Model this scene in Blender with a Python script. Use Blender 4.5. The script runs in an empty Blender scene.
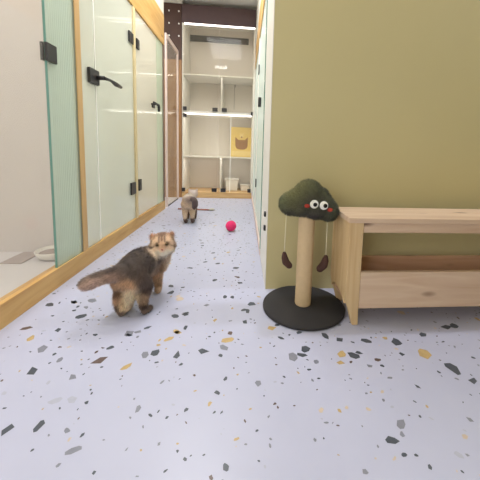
import bpy, bmesh, math, random
import numpy as np
from mathutils import Vector, Matrix, noise
V = Vector
random.seed(7); rng = np.random.default_rng(7)
sc = bpy.context.scene
COL = sc.collection
PI = math.pi

# ------------------------------------------------------------------ render look
sc.view_settings.view_transform = 'Standard'
sc.view_settings.look = 'None'
sc.view_settings.exposure = 0.22
sc.view_settings.gamma = 1.0
sc.view_settings.use_curve_mapping = False
try:
    sc.cycles.use_denoising = True
    sc.cycles.max_bounces = 10
    sc.cycles.transparent_max_bounces = 24
    sc.cycles.sample_clamp_indirect = 6
except Exception:
    pass

# ------------------------------------------------------------------ materials
def srgb(r, g, b):
    f = lambda c: (c/255/12.92) if c/255 <= .04045 else ((c/255+.055)/1.055)**2.4
    return (f(r), f(g), f(b), 1)

def new_mat(name):
    m = bpy.data.materials.new(name); m.use_nodes = True
    nt = m.node_tree; b = nt.nodes['Principled BSDF']
    return m, nt, b

def plain(name, rgb, rough=.6, metal=0, noise_amt=.04, nscale=20, bump=0, spec=.5):
    m, nt, b = new_mat(name)
    b.inputs['Roughness'].default_value = rough
    b.inputs['Metallic'].default_value = metal
    b.inputs['Specular IOR Level'].default_value = spec
    tc = nt.nodes.new('ShaderNodeTexCoord'); n = nt.nodes.new('ShaderNodeTexNoise')
    n.inputs['Scale'].default_value = nscale; n.inputs['Detail'].default_value = 4
    nt.links.new(tc.outputs['Object'], n.inputs['Vector'])
    mx = nt.nodes.new('ShaderNodeMix'); mx.data_type = 'RGBA'
    c = srgb(*rgb); d = tuple(x*(1-noise_amt*2) for x in c[:3])+(1,); e = tuple(min(1, x*(1+noise_amt)) for x in c[:3])+(1,)
    mx.inputs[6].default_value = d; mx.inputs[7].default_value = e
    nt.links.new(n.outputs['Fac'], mx.inputs[0]); nt.links.new(mx.outputs[2], b.inputs['Base Color'])
    if bump:
        bp = nt.nodes.new('ShaderNodeBump'); bp.inputs['Strength'].default_value = bump; bp.inputs['Distance'].default_value = .004
        n2 = nt.nodes.new('ShaderNodeTexNoise'); n2.inputs['Scale'].default_value = nscale*6
        nt.links.new(tc.outputs['Object'], n2.inputs['Vector'])
        nt.links.new(n2.outputs['Fac'], bp.inputs['Height']); nt.links.new(bp.outputs[0], b.inputs['Normal'])
    return m

def wood(name, light, dark, knot, axis='X', rough=.5, knots=1.0, scale=1.0):
    m, nt, b = new_mat(name); N = nt.nodes.new; Lk = nt.links.new
    b.inputs['Roughness'].default_value = rough
    tc = N('ShaderNodeTexCoord'); mp = N('ShaderNodeMapping')
    s = {'X': (1.2, 14, 14), 'Y': (14, 1.2, 14), 'Z': (14, 14, 1.2)}[axis]
    mp.inputs['Scale'].default_value = [v*scale for v in s]
    Lk(tc.outputs['Object'], mp.inputs['Vector'])
    n = N('ShaderNodeTexNoise'); n.inputs['Scale'].default_value = 1.6; n.inputs['Detail'].default_value = 6; n.inputs['Distortion'].default_value = 1.2
    Lk(mp.outputs[0], n.inputs['Vector'])
    r = N('ShaderNodeValToRGB'); r.color_ramp.elements[0].position = .3; r.color_ramp.elements[1].position = .68
    r.color_ramp.elements[0].color = srgb(*dark); r.color_ramp.elements[1].color = srgb(*light)
    Lk(n.outputs['Fac'], r.inputs[0])
    # broad planks of slightly different tone
    n2 = N('ShaderNodeTexNoise'); n2.inputs['Scale'].default_value = .45; n2.inputs['Detail'].default_value = 1
    Lk(mp.outputs[0], n2.inputs['Vector'])
    mx0 = N('ShaderNodeMix'); mx0.data_type = 'RGBA'; mx0.blend_type = 'MULTIPLY'; mx0.inputs[0].default_value = .5
    r2 = N('ShaderNodeValToRGB'); r2.color_ramp.elements[0].color = (.75, .66, .6, 1); r2.color_ramp.elements[0].position = .38
    r2.color_ramp.elements[1].color = (1, 1, 1, 1); r2.color_ramp.elements[1].position = .56
    Lk(n2.outputs['Fac'], r2.inputs[0]); Lk(r.outputs[0], mx0.inputs[6]); Lk(r2.outputs[0], mx0.inputs[7])
    mp2 = N('ShaderNodeMapping'); s2 = {'X': (3.2, 9, 9), 'Y': (9, 3.2, 9), 'Z': (9, 9, 3.2)}[axis]
    mp2.inputs['Scale'].default_value = s2; mp2.inputs['Location'].default_value = (.37, .21, .55)
    Lk(tc.outputs['Object'], mp2.inputs['Vector'])
    v = N('ShaderNodeTexVoronoi'); v.inputs['Scale'].default_value = 1.0; Lk(mp2.outputs[0], v.inputs['Vector'])
    r3 = N('ShaderNodeValToRGB'); r3.color_ramp.elements[0].color = (knots,)*3+(1,); r3.color_ramp.elements[0].position = .05
    r3.color_ramp.elements[1].color = (0, 0, 0, 1); r3.color_ramp.elements[1].position = .15
    Lk(v.outputs['Distance'], r3.inputs[0])
    mx = N('ShaderNodeMix'); mx.data_type = 'RGBA'; Lk(r3.outputs[0], mx.inputs[0]); Lk(mx0.outputs[2], mx.inputs[6]); mx.inputs[7].default_value = srgb(*knot)
    Lk(mx.outputs[2], b.inputs['Base Color'])
    bp = N('ShaderNodeBump'); bp.inputs['Strength'].default_value = .12; bp.inputs['Distance'].default_value = .002
    Lk(n.outputs['Fac'], bp.inputs['Height']); Lk(bp.outputs[0], b.inputs['Normal'])
    return m

def glass(name, tint, veil, veil_amt, rough=.04, gloss=.12):
    """real sheet glass: clear part lets light straight through, a white film scatters some of it, plus a soft reflection"""
    m, nt, b = new_mat(name); N = nt.nodes.new; Lk = nt.links.new
    nt.nodes.remove(b); out = [n for n in nt.nodes if n.type == 'OUTPUT_MATERIAL'][0]
    t = N('ShaderNodeBsdfTransparent'); t.inputs[0].default_value = srgb(*tint)
    d = N('ShaderNodeBsdfDiffuse'); d.inputs[0].default_value = srgb(*veil)
    tl = N('ShaderNodeBsdfTranslucent'); tl.inputs[0].default_value = srgb(*veil)
    m1 = N('ShaderNodeMixShader'); m1.inputs[0].default_value = .5; Lk(d.outputs[0], m1.inputs[1]); Lk(tl.outputs[0], m1.inputs[2])
    m2 = N('ShaderNodeMixShader'); m2.inputs[0].default_value = veil_amt; Lk(t.outputs[0], m2.inputs[1]); Lk(m1.outputs[0], m2.inputs[2])
    g = N('ShaderNodeBsdfGlossy'); g.inputs['Roughness'].default_value = rough; g.inputs[0].default_value = (1, 1, 1, 1)
    lw = N('ShaderNodeLayerWeight'); lw.inputs[0].default_value = .5
    pw = N('ShaderNodeMath'); pw.operation = 'POWER'; pw.inputs[1].default_value = 4; Lk(lw.outputs['Facing'], pw.inputs[0])
    ml = N('ShaderNodeMath'); ml.operation = 'MULTIPLY_ADD'; ml.inputs[1].default_value = gloss*3; ml.inputs[2].default_value = gloss*.2; Lk(pw.outputs[0], ml.inputs[0])
    m3 = N('ShaderNodeMixShader'); Lk(ml.outputs[0], m3.inputs[0]); Lk(m2.outputs[0], m3.inputs[1]); Lk(g.outputs[0], m3.inputs[2])
    Lk(m3.outputs[0], out.inputs['Surface'])
    return m

def vcol_mat(name, rough=.9, sheen=.2):
    m, nt, b = new_mat(name)
    a = nt.nodes.new('ShaderNodeVertexColor'); a.layer_name = 'coat'
    n = nt.nodes.new('ShaderNodeTexNoise'); n.inputs['Scale'].default_value = 90
    tc = nt.nodes.new('ShaderNodeTexCoord'); nt.links.new(tc.outputs['Object'], n.inputs['Vector'])
    mx = nt.nodes.new('ShaderNodeMix'); mx.data_type = 'RGBA'; mx.blend_type = 'MULTIPLY'; mx.inputs[0].default_value = .12
    nt.links.new(a.outputs[0], mx.inputs[6]); nt.links.new(n.outputs['Fac'], mx.inputs[7])
    nt.links.new(mx.outputs[2], b.inputs['Base Color'])
    b.inputs['Roughness'].default_value = rough; b.inputs['Specular IOR Level'].default_value = .15
    b.inputs['Sheen Weight'].default_value = sheen
    return m

def emit(name, rgb, strength):
    m, nt, b = new_mat(name)
    b.inputs['Base Color'].default_value = srgb(*rgb); b.inputs['Emission Color'].default_value = srgb(*rgb)
    b.inputs['Emission Strength'].default_value = strength
    return m

M = dict(
    wall_green=plain('wall_green', (204, 193, 147), .75, noise_amt=.02, nscale=2.2, bump=.05),
    wall_pale=plain('wall_pale', (207, 199, 195), .8, noise_amt=.01, nscale=3),
    wall_cream=plain('wall_cream', (228, 226, 216), .8, noise_amt=.01, nscale=3),
    ceiling=plain('ceiling_white', (232, 230, 224), .9, noise_amt=.01),
    floor=plain('terrazzo_ground', (186, 188, 209), .34, noise_amt=.015, nscale=9, spec=.35),
    floor_plain=plain('room_floor', (214, 210, 212), .4, noise_amt=.01, nscale=6),
    dark=plain('chip_dark', (78, 84, 94), .35, noise_amt=.15, nscale=60),
    brown=plain('chip_brown', (104, 86, 82), .35, noise_amt=.15, nscale=60),
    gray=plain('chip_gray', (136, 138, 150), .35, noise_amt=.1, nscale=60),
    ochre=plain('chip_ochre', (196, 168, 116), .35, noise_amt=.12, nscale=60),
    tan=plain('chip_tan', (206, 188, 168), .35, noise_amt=.08, nscale=60),
    pale=plain('chip_pale', (178, 180, 196), .35, noise_amt=.06, nscale=60),
    golden_y=wood('golden_wood_y', (222, 184, 118), (198, 154, 86), (126, 82, 42), 'Y', knots=.8),
    golden_z=wood('golden_wood_z', (216, 180, 124), (192, 150, 94), (130, 88, 50), 'Z', knots=.5),
    pale_post=wood('pale_post_wood', (222, 206, 164), (206, 186, 140), (160, 130, 90), 'Z', knots=.3),
    golden_x=wood('golden_wood_x', (214, 180, 128), (190, 150, 98), (130, 86, 48), 'X', knots=.7),
    pine_x=wood('pine_x', (224, 199, 174), (208, 176, 148), (122, 88, 68), 'X', knots=.9),
    pine_z=wood('pine_z', (224, 198, 154), (206, 172, 126), (128, 90, 60), 'Z', knots=.8),
    pine_dark=wood('pine_inside', (226, 188, 160), (208, 166, 138), (130, 90, 70), 'X', knots=.8),
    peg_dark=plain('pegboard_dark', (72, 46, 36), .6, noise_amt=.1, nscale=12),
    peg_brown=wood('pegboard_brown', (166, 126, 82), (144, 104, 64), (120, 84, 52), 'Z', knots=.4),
    frame_metal=plain('pinkish_white_metal', (214, 194, 186), .45, noise_amt=.01),
    frame_dark=plain('brown_metal', (120, 96, 84), .5, noise_amt=.05),
    fascia=plain('dark_fascia', (84, 64, 66), .6, noise_amt=.06),
    black=plain('black_hardware', (44, 42, 44), .45, noise_amt=.06, nscale=60),
    white=plain('white_laminate', (230, 227, 220), .55, noise_amt=.01),
    cab_back=plain('cabinet_back', (214, 207, 198), .7, noise_amt=.015, nscale=5),
    vent=plain('vent_mesh', (44, 42, 38), .6, noise_amt=.2, nscale=80),
    base_black=plain('black_carpet', (56, 54, 56), .95, noise_amt=.2, nscale=180, bump=.5),
    plastic=plain('white_plastic', (226, 222, 214), .4, noise_amt=.01),
    bowl_in=plain('grey_cushion', (164, 150, 144), .9, noise_amt=.05),
    grey_mat=plain('grey_mat', (176, 164, 160), .9, noise_amt=.05),
    brown_felt=plain('brown_felt', (84, 58, 52), .95, noise_amt=.15, nscale=90, bump=.4),
    cord=plain('pale_cord', (232, 226, 196), .8),
    yarn=plain('pink_yarn', (240, 52, 116), .8, noise_amt=.12, nscale=70, bump=.6),
    stick=plain('red_brown_stick', (172, 112, 96), .6),
    feather=plain('pale_feather', (204, 196, 180), .9),
    eye_white=plain('eye_white', (238, 236, 228), .5, noise_amt=0),
    pupil=plain('pupil_black', (18, 16, 16), .25, noise_amt=0),
    blush=plain('red_blush', (178, 62, 48), .9),
    cat_eye=plain('cat_eye_amber', (104, 82, 42), .2, noise_amt=.1),
    nose=plain('cat_nose', (164, 84, 70), .5),
    poster_yellow=plain('poster_yellow', (226, 196, 112), .6, noise_amt=.05, nscale=8),
    poster_brown=plain('poster_brown', (150, 108, 70), .6, noise_amt=.08, nscale=25),
    poster_mid=plain('poster_cream', (232, 208, 140), .6),
    gasket=plain('gasket_grey', (150, 146, 138), .6),
    glass_edge=plain('glass_edge_green', (104, 150, 140), .25, noise_amt=.03),
    glass_edge_white=plain('glass_edge_white', (250, 250, 246), .25, noise_amt=.01),
    clear=glass('clear_glass', (250, 249, 246), (230, 224, 216), .06, gloss=.06),
    frosted=glass('filmed_glass', (242, 244, 236), (232, 234, 226), .55, gloss=.1),
    frosted_b=glass('filmed_glass_pale', (244, 242, 232), (234, 231, 222), .55, gloss=.1),
    green_glass=glass('green_glass', (236, 242, 232), (222, 230, 214), .5, gloss=.1),
    fluted=glass('fluted_glass', (240, 246, 242), (226, 236, 226), .42, rough=.15, gloss=.12),
    side_glass=glass('side_glass', (244, 248, 246), (228, 236, 234), .6, gloss=.04),
    cab_glass=glass('cabinet_glass', (252, 251, 248), (236, 228, 214), .05, gloss=.03),
    led=emit('led_strip', (255, 248, 240), 2.6),
    coat=vcol_mat('cat_coat'),
    plush=vcol_mat('plush_fuzz', .95, .1),
)

# ------------------------------------------------------------------ object helpers
def link(name, me, mats, parent=None):
    o = bpy.data.objects.new(name, me); COL.objects.link(o)
    for m in (mats if isinstance(mats, (list, tuple)) else [mats]): me.materials.append(m)
    if parent is not None:
        o.parent = parent
        # parents sit unrotated: mesh data is in world coordinates, so cancel every ancestor's offset
        p = parent; off = V((0, 0, 0))
        while p is not None: off += p.location; p = p.parent
        o.location = -off
    return o

def tag(o, label, cat, group=None):
    o['label'] = label; o['category'] = cat
    if group: o['group'] = group
    return o

def thing(name, label, cat, loc, group=None):
    o = bpy.data.objects.new(name, None); COL.objects.link(o); o.location = loc; o.empty_display_size = .05
    return tag(o, label, cat, group)

def struct(o): o['kind'] = 'structure'; return o

class MB:
    def __init__(s): s.bm = bmesh.new(); s.mi = 0
    def _m(s, faces):
        for f in faces: f.material_index = s.mi
    def box(s, x0, x1, y0, y1, z0, z1, bev=0):
        r = bmesh.ops.create_cube(s.bm, size=1)
        for v in r['verts']:
            v.co = V(((x0+x1)/2+v.co.x*(x1-x0), (y0+y1)/2+v.co.y*(y1-y0), (z0+z1)/2+v.co.z*(z1-z0)))
        fs = set(f for v in r['verts'] for f in v.link_faces)
        if bev:
            es = list(set(e for v in r['verts'] for e in v.link_edges))
            q = bmesh.ops.bevel(s.bm, geom=es, offset=bev, segments=2, affect='EDGES', profile=.6)
            fs = set(q['faces']) | set(f for f in fs if f.is_valid)
        s._m(fs); return s
    def prism(s, pts, axis, a, b, bev=0):
        """polygon pts in the plane across axis, extruded from a to b"""
        def mk(p, t):
            return {'X': V((t, p[0], p[1])), 'Y': V((p[0], t, p[1])), 'Z': V((p[0], p[1], t))}[axis]
        va = [s.bm.verts.new(mk(p, a)) for p in pts]; vb = [s.bm.verts.new(mk(p, b)) for p in pts]
        fs = [s.bm.faces.new(va), s.bm.faces.new(vb[::-1])]
        n = len(pts)
        for i in range(n): fs.append(s.bm.faces.new((va[i], vb[i], vb[(i+1) % n], va[(i+1) % n])))
        bmesh.ops.recalc_face_normals(s.bm, faces=fs)
        if bev:
            es = list(set(e for f in fs for e in f.edges))
            q = bmesh.ops.bevel(s.bm, geom=es, offset=bev, segments=2, affect='EDGES', profile=.6)
            fs = [f for f in fs if f.is_valid]+list(q['faces'])
        s._m(fs); return s
    def tube(s, pts, rad, seg=10, cap=True):
        pts = [V(p) for p in pts]; n = len(pts)
        rad = rad if isinstance(rad, (list, tuple)) else [rad]*n
        rings = []; up = V((0, 0, 1))
        for i, p in enumerate(pts):
            t = (pts[min(i+1, n-1)]-pts[max(i-1, 0)]).normalized()
            a = t.cross(up if abs(t.z) < .9 else V((1, 0, 0))).normalized(); b = t.cross(a)
            rings.append([s.bm.verts.new(p+rad[i]*(math.cos(2*PI*k/seg)*a+math.sin(2*PI*k/seg)*b)) for k in range(seg)])
        fs = []
        for i in range(n-1):
            for k in range(seg):
                f = s.bm.faces.new((rings[i][k], rings[i][(k+1) % seg], rings[i+1][(k+1) % seg], rings[i+1][k])); f.smooth = True; fs.append(f)
        if cap: fs += [s.bm.faces.new(rings[0][::-1]), s.bm.faces.new(rings[-1])]
        bmesh.ops.recalc_face_normals(s.bm, faces=fs)
        s._m(fs); return s
    def lathe(s, prof, c, seg=64, dx=1, dy=1):
        """prof: (radius, z) pairs about the vertical through c"""
        rings = []
        for r, z in prof:
            rings.append([s.bm.verts.new((c[0]+dx*r*math.cos(2*PI*k/seg), c[1]+dy*r*math.sin(2*PI*k/seg), c[2]+z)) for k in range(seg)])
        fs = []
        for i in range(len(prof)-1):
            for k in range(seg):
                f = s.bm.faces.new((rings[i][k], rings[i][(k+1) % seg], rings[i+1][(k+1) % seg], rings[i+1][k])); f.smooth = True; fs.append(f)
        fs += [s.bm.faces.new(rings[0][::-1]), s.bm.faces.new(rings[-1])]
        bmesh.ops.recalc_face_normals(s.bm, faces=fs)
        s._m(fs); return s
    def ball(s, c, r, mat=None, sub=3):
        r = (r, r, r) if not isinstance(r, (tuple, list)) else r
        q = bmesh.ops.create_icosphere(s.bm, subdivisions=sub, radius=1)
        rot = mat or Matrix.Identity(3)
        for v in q['verts']: v.co = V(c)+rot @ V((v.co.x*r[0], v.co.y*r[1], v.co.z*r[2]))
        fs = set(f for v in q['verts'] for f in v.link_faces)
        for f in fs: f.smooth = True
        s._m(fs); return s
    def build(s, name, mats, parent=None):
        me = bpy.data.meshes.new(name); s.bm.to_mesh(me); s.bm.free()
        return link(name, me, mats, parent)

# ------------------------------------------------------------------ camera
R = [[0.995088, -0.09293, 0.034106], [0.023274, -0.115242, -0.993065], [0.096216, 0.988981, -0.112513]]
cam = bpy.data.cameras.new('camera'); co = bpy.data.objects.new('camera', cam); COL.objects.link(co)
mw = Matrix(((R[0][0], -R[1][0], -R[2][0]), (R[0][1], -R[1][1], -R[2][1]), (R[0][2], -R[1][2], -R[2][2])))
co.matrix_world = Matrix.Translation((0, 0, .72)) @ mw.to_4x4()
cam.sensor_fit = 'HORIZONTAL'; cam.sensor_width = 36; cam.lens = 289.9538*36/480
cam.shift_x = (240-272.0304)/480; cam.shift_y = (183.6764-240)/480
cam.clip_start = .02
sc.camera = co

# ------------------------------------------------------------------ setting
XL, XR, YC, YG = -.917, .121, 4.285, 1.442
ZC = 2.72
CHIPS = [(-0.83, 1.144, 'brown', 0.024), (-0.693, 1.02, 'gray', 0.025), (-0.654, 0.912, 'dark', 0.0233), (-0.67, 1.218, 'dark', 0.0251), (-0.706, 1.126, 'dark', 0.0148), (-0.766, 1.338, 'dark', 0.0201), (-0.468, 0.952, 'brown', 0.0292), (-0.371, 0.915, 'ochre', 0.0208), (-0.43, 1.092, 'gray', 0.0232), (-0.398, 1.101, 'gray', 0.0175), (-0.372, 1.126, 'dark', 0.0178), (-0.329, 0.969, 'gray', 0.0215), (-0.296, 0.978, 'dark', 0.0189), (-0.22, 0.961, 'dark', 0.0241), (-0.269, 1.053, 'ochre', 0.0198), (-0.251, 1.096, 'ochre', 0.0204), (-0.132, 0.98, 'dark', 0.0217), (-0.05, 1.038, 'ochre', 0.0253), (-0.059, 0.996, 'gray', 0.0246), (-0.242, 1.217, 'dark', 0.0188), (-0.292, 1.351, 'tan', 0.0237), (-0.857, 1.318, 'dark', 0.0232), (-0.838, 1.509, 'dark', 0.0184), (-0.691, 1.349, 'gray', 0.0236), (-0.764, 1.338, 'dark', 0.0201), (-0.686, 1.288, 'gray', 0.0163), (-0.425, 1.084, 'dark', 0.0173), (-0.35, 1.417, 'dark', 0.021), (-0.367, 1.487, 'dark', 0.0182), (-0.308, 1.38, 'tan', 0.0172), (-0.282, 1.207, 'dark', 0.0187), (-0.305, 1.469, 'dark', 0.0144), (-0.236, 1.229, 'dark', 0.0189), (-0.246, 1.092, 'ochre', 0.0174), (-0.221, 1.123, 'dark', 0.0148), (0.048, 1.295, 'dark', 0.0229), (0.031, 1.235, 'dark', 0.019), (0.128, 1.105, 'ochre', 0.0234), (0.151, 1.125, 'dark', 0.0148), (0.157, 1.04, 'dark', 0.0141), (0.233, 1.071, 'dark', 0.0143), (0.241, 0.974, 'dark', 0.0243), (0.22, 0.943, 'dark', 0.0185), (0.186, 0.935, 'gray', 0.021), (0.386, 1.021, 'dark', 0.0194), (0.335, 1.045, 'dark', 0.0254), (0.366, 0.941, 'ochre', 0.0211), (0.349, 0.9, 'ochre', 0.018), (0.432, 0.945, 'dark', 0.0159), (0.408, 0.931, 'dark', 0.0262), (0.485, 1.008, 'dark', 0.022), (0.603, 0.997, 'dark', 0.0246), (0.673, 0.927, 'ochre', 0.0288), (0.736, 1.034, 'dark', 0.0196), (0.873, 1.082, 'dark', 0.026), (0.913, 1.088, 'dark', 0.0232), (0.728, 0.855, 'dark', 0.0325), (0.588, 0.931, 'dark', 0.0131), (0.018, 1.151, 'dark', 0.0181), (-0.109, 1.171, 'ochre', 0.0152), (0.013, 1.244, 'dark', 0.0159), (-0.041, 1.08, 'brown', 0.0144), (-0.485, 1.816, 'dark', 0.0214), (-0.487, 2.124, 'dark', 0.0196), (-0.236, 1.814, 'dark', 0.0171), (-0.147, 1.553, 'dark', 0.0188), (-0.037, 1.717, 'dark', 0.0204), (-0.336, 2.27, 'dark', 0.0208), (-0.009, 1.514, 'dark', 0.0185), (-0.203, 1.978, 'dark', 0.0184), (-0.08, 1.364, 'dark', 0.017), (-0.313, 1.72, 'dark', 0.0205), (-0.158, 1.292, 'gray', 0.0163), (-0.552, 1.089, 'dark', 0.0116), (-0.6, 0.958, 'gray', 0.0133), (-0.463, 1.012, 'dark', 0.0138), (0.444, 0.878, 'gray', 0.0127), (0.569, 1.022, 'ochre', 0.0111), (0.262, 0.906, 'gray', 0.0129)]
COLS = ['floor', 'dark', 'brown', 'gray', 'ochre', 'tan', 'pale']
mb = MB()
mb.box(XL, 2.4, -1.6, 5.0, -.05, 0)
def chip(x, y, c, r, el=None):
    n = random.randint(4, 7); a0 = random.uniform(0, 2*PI); el = el or random.uniform(.45, .8)
    rot = random.uniform(0, PI); vs = []
    for k in range(n):
        a = a0+2*PI*(k+random.uniform(-.28, .28))/n; rr = r*random.uniform(.75, 1.15)
        px, py = rr*math.cos(a), rr*el*math.sin(a)
        vs.append(mb.bm.verts.new((x+px*math.cos(rot)-py*math.sin(rot), y+px*math.sin(rot)+py*math.cos(rot), .0004)))
    f = mb.bm.faces.new(vs); f.material_index = COLS.index(c)
    f.normal_update()
    if f.normal.z < 0: f.normal_flip()
placed = []
def free(x, y, r):
    return all((x-a)**2+(y-b)**2 > (r+q+.004)**2 for a, b, q in placed)
for x, y, c, r in CHIPS:
    chip(x, y, c, r, random.uniform(.5, .85)); placed.append((x, y, r))
# a grid keeps the overlap test quick
grid = {}
def gput(x, y, r): grid.setdefault((int(x//.08), int(y//.08)), []).append((x, y, r))
for p in placed: gput(*p)
def gfree(x, y, r):
    i, j = int(x//.08), int(y//.08)
    return all((x-a)**2+(y-b)**2 > (r+q+.003)**2 for di in (-1, 0, 1) for dj in (-1, 0, 1) for a, b, q in grid.get((i+di, j+dj), ()))
def scatter(n, x0, x1, y0, y1, big):
    for _ in range(n):
        x, y = random.uniform(x0, x1), random.uniform(y0, y1)
        if x > XR and y > YG: continue
        u = random.random()
        r = random.uniform(.011, .021) if u < big else (random.uniform(.0065, .0105) if u < big+.22 else random.uniform(.0028, .0065))
        if not gfree(x, y, r): continue
        c = random.choices(COLS[1:], [34, 10, 22, 8, 8, 18])[0]
        chip(x, y, c, r); gput(x, y, r)
scatter(1150, -.905, 1.2, .84, 2.0, .04)
scatter(2600, -.905, .115, 1.9, 4.28, .12)
scatter(1500, -.905, 1.6, -.4, .84, .10)
struct(mb.build('floor', [M[c] for c in COLS]))

struct(MB().box(-2.6, XL, -1.6, 5.0, -.05, 0).build('floor', M['floor_plain']))
struct(MB().box(-2.7, 2.5, -1.7, 5.1, ZC, ZC+.1).build('ceiling', M['ceiling']))
struct(MB().box(-2.7, -2.6, -1.7, 5.1, -.05, ZC).build('wall_left', M['wall_cream']))
struct(MB().box(2.4, 2.5, -1.7, 5.1, -.05, ZC).build('wall_far_right', M['wall_green']))
struct(MB().box(-2.7, 2.5, -1.7, -1.6, -.05, ZC).build('wall_front', M['wall_green']))
struct(MB().box(-2.7, 2.5, 5.0, 5.1, -.05, ZC).build('wall_back', M['wall_cream']))
struct(MB().box(XR+.004, 2.4, YG, YG+.12, 0, ZC).build('wall_right', M['wall_green']))
struct(MB().box(-2.6, -1.06, 2.0, 2.04, 0, ZC).build('wall_divider', M['wall_pale']))
struct(MB().box(-2.6, XL-.05, 4.35, 4.42, 0, ZC).build('wall_room_back', M['wall_cream']))

# left glazed partition: sill, header, posts
struct(MB().box(XL-.045, XL, -.6, 3.47, 0, .098, .002).build('trim_1', M['golden_y']))
struct(MB().box(XL-.045, XL, -.6, 3.47, 1.84, 2.16, .002).build('trim_2', M['golden_y']))
struct(MB().box(XL-.05, XL-.002, -.6, 3.47, 2.16, ZC).build('wall_above_partition', M['wall_cream']))
def post(n, y0, y1, mat, x0=XL-.024, x1=XL-.002): struct(MB().box(x0, x1, y0, y1, .098, 1.84, .002).build('trim_%d' % n, mat))
post(3, 1.728, 1.778, M['golden_z'])
post(4, 2.562, 2.612, M['pale_post'])
post(5, 3.43, 3.47, M['frame_dark'])
post(6, .70, .75, M['golden_z'])
post(7, -.6, -.55, M['golden_z'])
XP = XL-.013          # plane of the panes
def pane(name, y0, y1, mat, x=XP, z0=.098, z1=1.84, parent=None, th=.008):
    return MB().box(x-th/2, x+th/2, y0, y1, z0, z1).build(name, mat, parent)

def hinge(parent, yc, z0, z1, y0, y1, x=XP):
    b = MB().box(x+.004, x+.016, y0, y1, z0, z1, .002).box(x-.016, x-.004, y0, y1, z0, z1, .002)
    return b.build('hinge', M['black'], parent)
# door_1 : clear glass door nearest the camera
d1 = struct(pane('door_1', .755, 1.486, M['clear'], z0=.106, z1=1.83))
# window_1 : fluted pane between the clear door and the golden post
me = MB()
def flute(y0, y1, z0, z1, n):
    k = n*6; va = []
    for i in range(k+1):
        y = y0+(y1-y0)*i/k; dx = .0045*math.cos(2*PI*i/6)
        va.append((me.bm.verts.new((XP+.003+dx, y, z0)), me.bm.verts.new((XP+.003+dx, y, z1)), me.bm.verts.new((XP-.005, y, z0)), me.bm.verts.new((XP-.005, y, z1))))
    for i in range(k):
        a, b = va[i], va[i+1]
        for q in ((a[0], b[0], b[1], a[1]), (b[2], a[2], a[3], b[3]), (a[1], b[1], b[3], a[3]), (b[0], a[0], a[2], b[2])):
            f = me.bm.faces.new(q); f.smooth = False
    me.bm.faces.new((va[0][0], va[0][1], va[0][3], va[0][2])); me.bm.faces.new((va[-1][0], va[-1][2], va[-1][3], va[-1][1]))
flute(1.497, 1.728, .098, 1.84, 15)
w1 = struct(me.build('window_1', M['fluted']))
MB().box(XP-.005, XP+.0055, 1.4950, 1.4975, .098, 1.84).build('glass_edge', M['glass_edge'], w1)
hinge(w1, 0, 1.100, 1.182, 1.484, 1.556)
# window_2 : narrow fixed pane, door_2 : big glass door with lever handle
struct(pane('window_2', 1.778, 1.938, M['frosted']))
d2 = struct(pane('door_2', 1.943, 2.556, M['frosted'], z0=.106, z1=1.83))
MB().box(XP-.004, XP+.0075, 1.9365, 1.9435, .106, 1.83).build('glass_edge', M['glass_edge_white'], d2)
hinge(d2, 0, 1.535, 1.615, 2.472, 2.556); hinge(d2, 0, .318, .418, 2.455, 2.552)
def lever(parent, y0, y1, z0, z1, zc, length, droop, x=XP):
    h = MB()
    h.box(x+.004, x+.020, y0, y1, z0, z1, .003).box(x-.016, x-.004, y0, y1, z0, z1, .003)
    h.tube([(x+.018, y1-.03, zc), (x+.062, y1-.03, zc)], .013, 14)
    a = [V((x+.058, y1-.035, zc)), V((x+.060, y1+.02, zc+.004)), V((x+.06, y1+.3*length, zc+.006)), V((x+.06, y1+.62*length, zc-droop*.4)), V((x+.06, y1+length, zc-droop))]
    h.tube(a, [.012, .009, .0085, .015, .010], 12)
    return h.build('handle', M['black'], parent)
lever(d2, 1.85, 1.962, 1.085, 1.172, 1.128, .215, .004)
# door_3 : farther glass door, window_3 : green strip beside it
d3 = struct(pane('door_3', 2.618, 3.20, M['frosted_b'], z0=.106, z1=1.83))
hinge(d3, 0, 1.535, 1.615, 2.632, 2.69); hinge(d3, 0, .33, .43, 2.632, 2.69)
h = MB().box(XP+.004, XP+.018, 3.03, 3.10, 1.105, 1.145, .002)
h.tube([(XP+.012, 3.0, 1.135), (XP+.055, 3.0, 1.135)], .010, 10)
h.tube([(XP+.055, 2.93, 1.142), (XP+.055, 3.0, 1.14), (XP+.055, 3.085, 1.135), (XP+.055, 3.10, 1.12), (XP+.055, 3.10, 1.075)], [.009, .011, .015, .015, .012], 10)
h.build('handle', M['black'], d3)
struct(pane('window_3', 3.205, 3.43, M['green_glass']))
struct(pane('window_4', -.55, .70, M['clear']))

# framed glass screen beyond the partition
fr = MB()
fr.box(XL-.02, XL, 3.56, 3.60, .0, 2.01, .002).box(XL-.02, XL, 4.14, 4.175, .0, 2.01, .002).box(XL-.02, XL, 3.60, 4.14, 1.965, 2.01, .002)
w5 = struct(fr.build('window_5', M['frame_metal']))
MB().box(XL-.012, XL, 3.60, 4.14, .0, .010).build('track', M['black'], w5)
pane('pane', 3.60, 4.14, M['clear'], XL-.01, .010, 1.965, w5)

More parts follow.
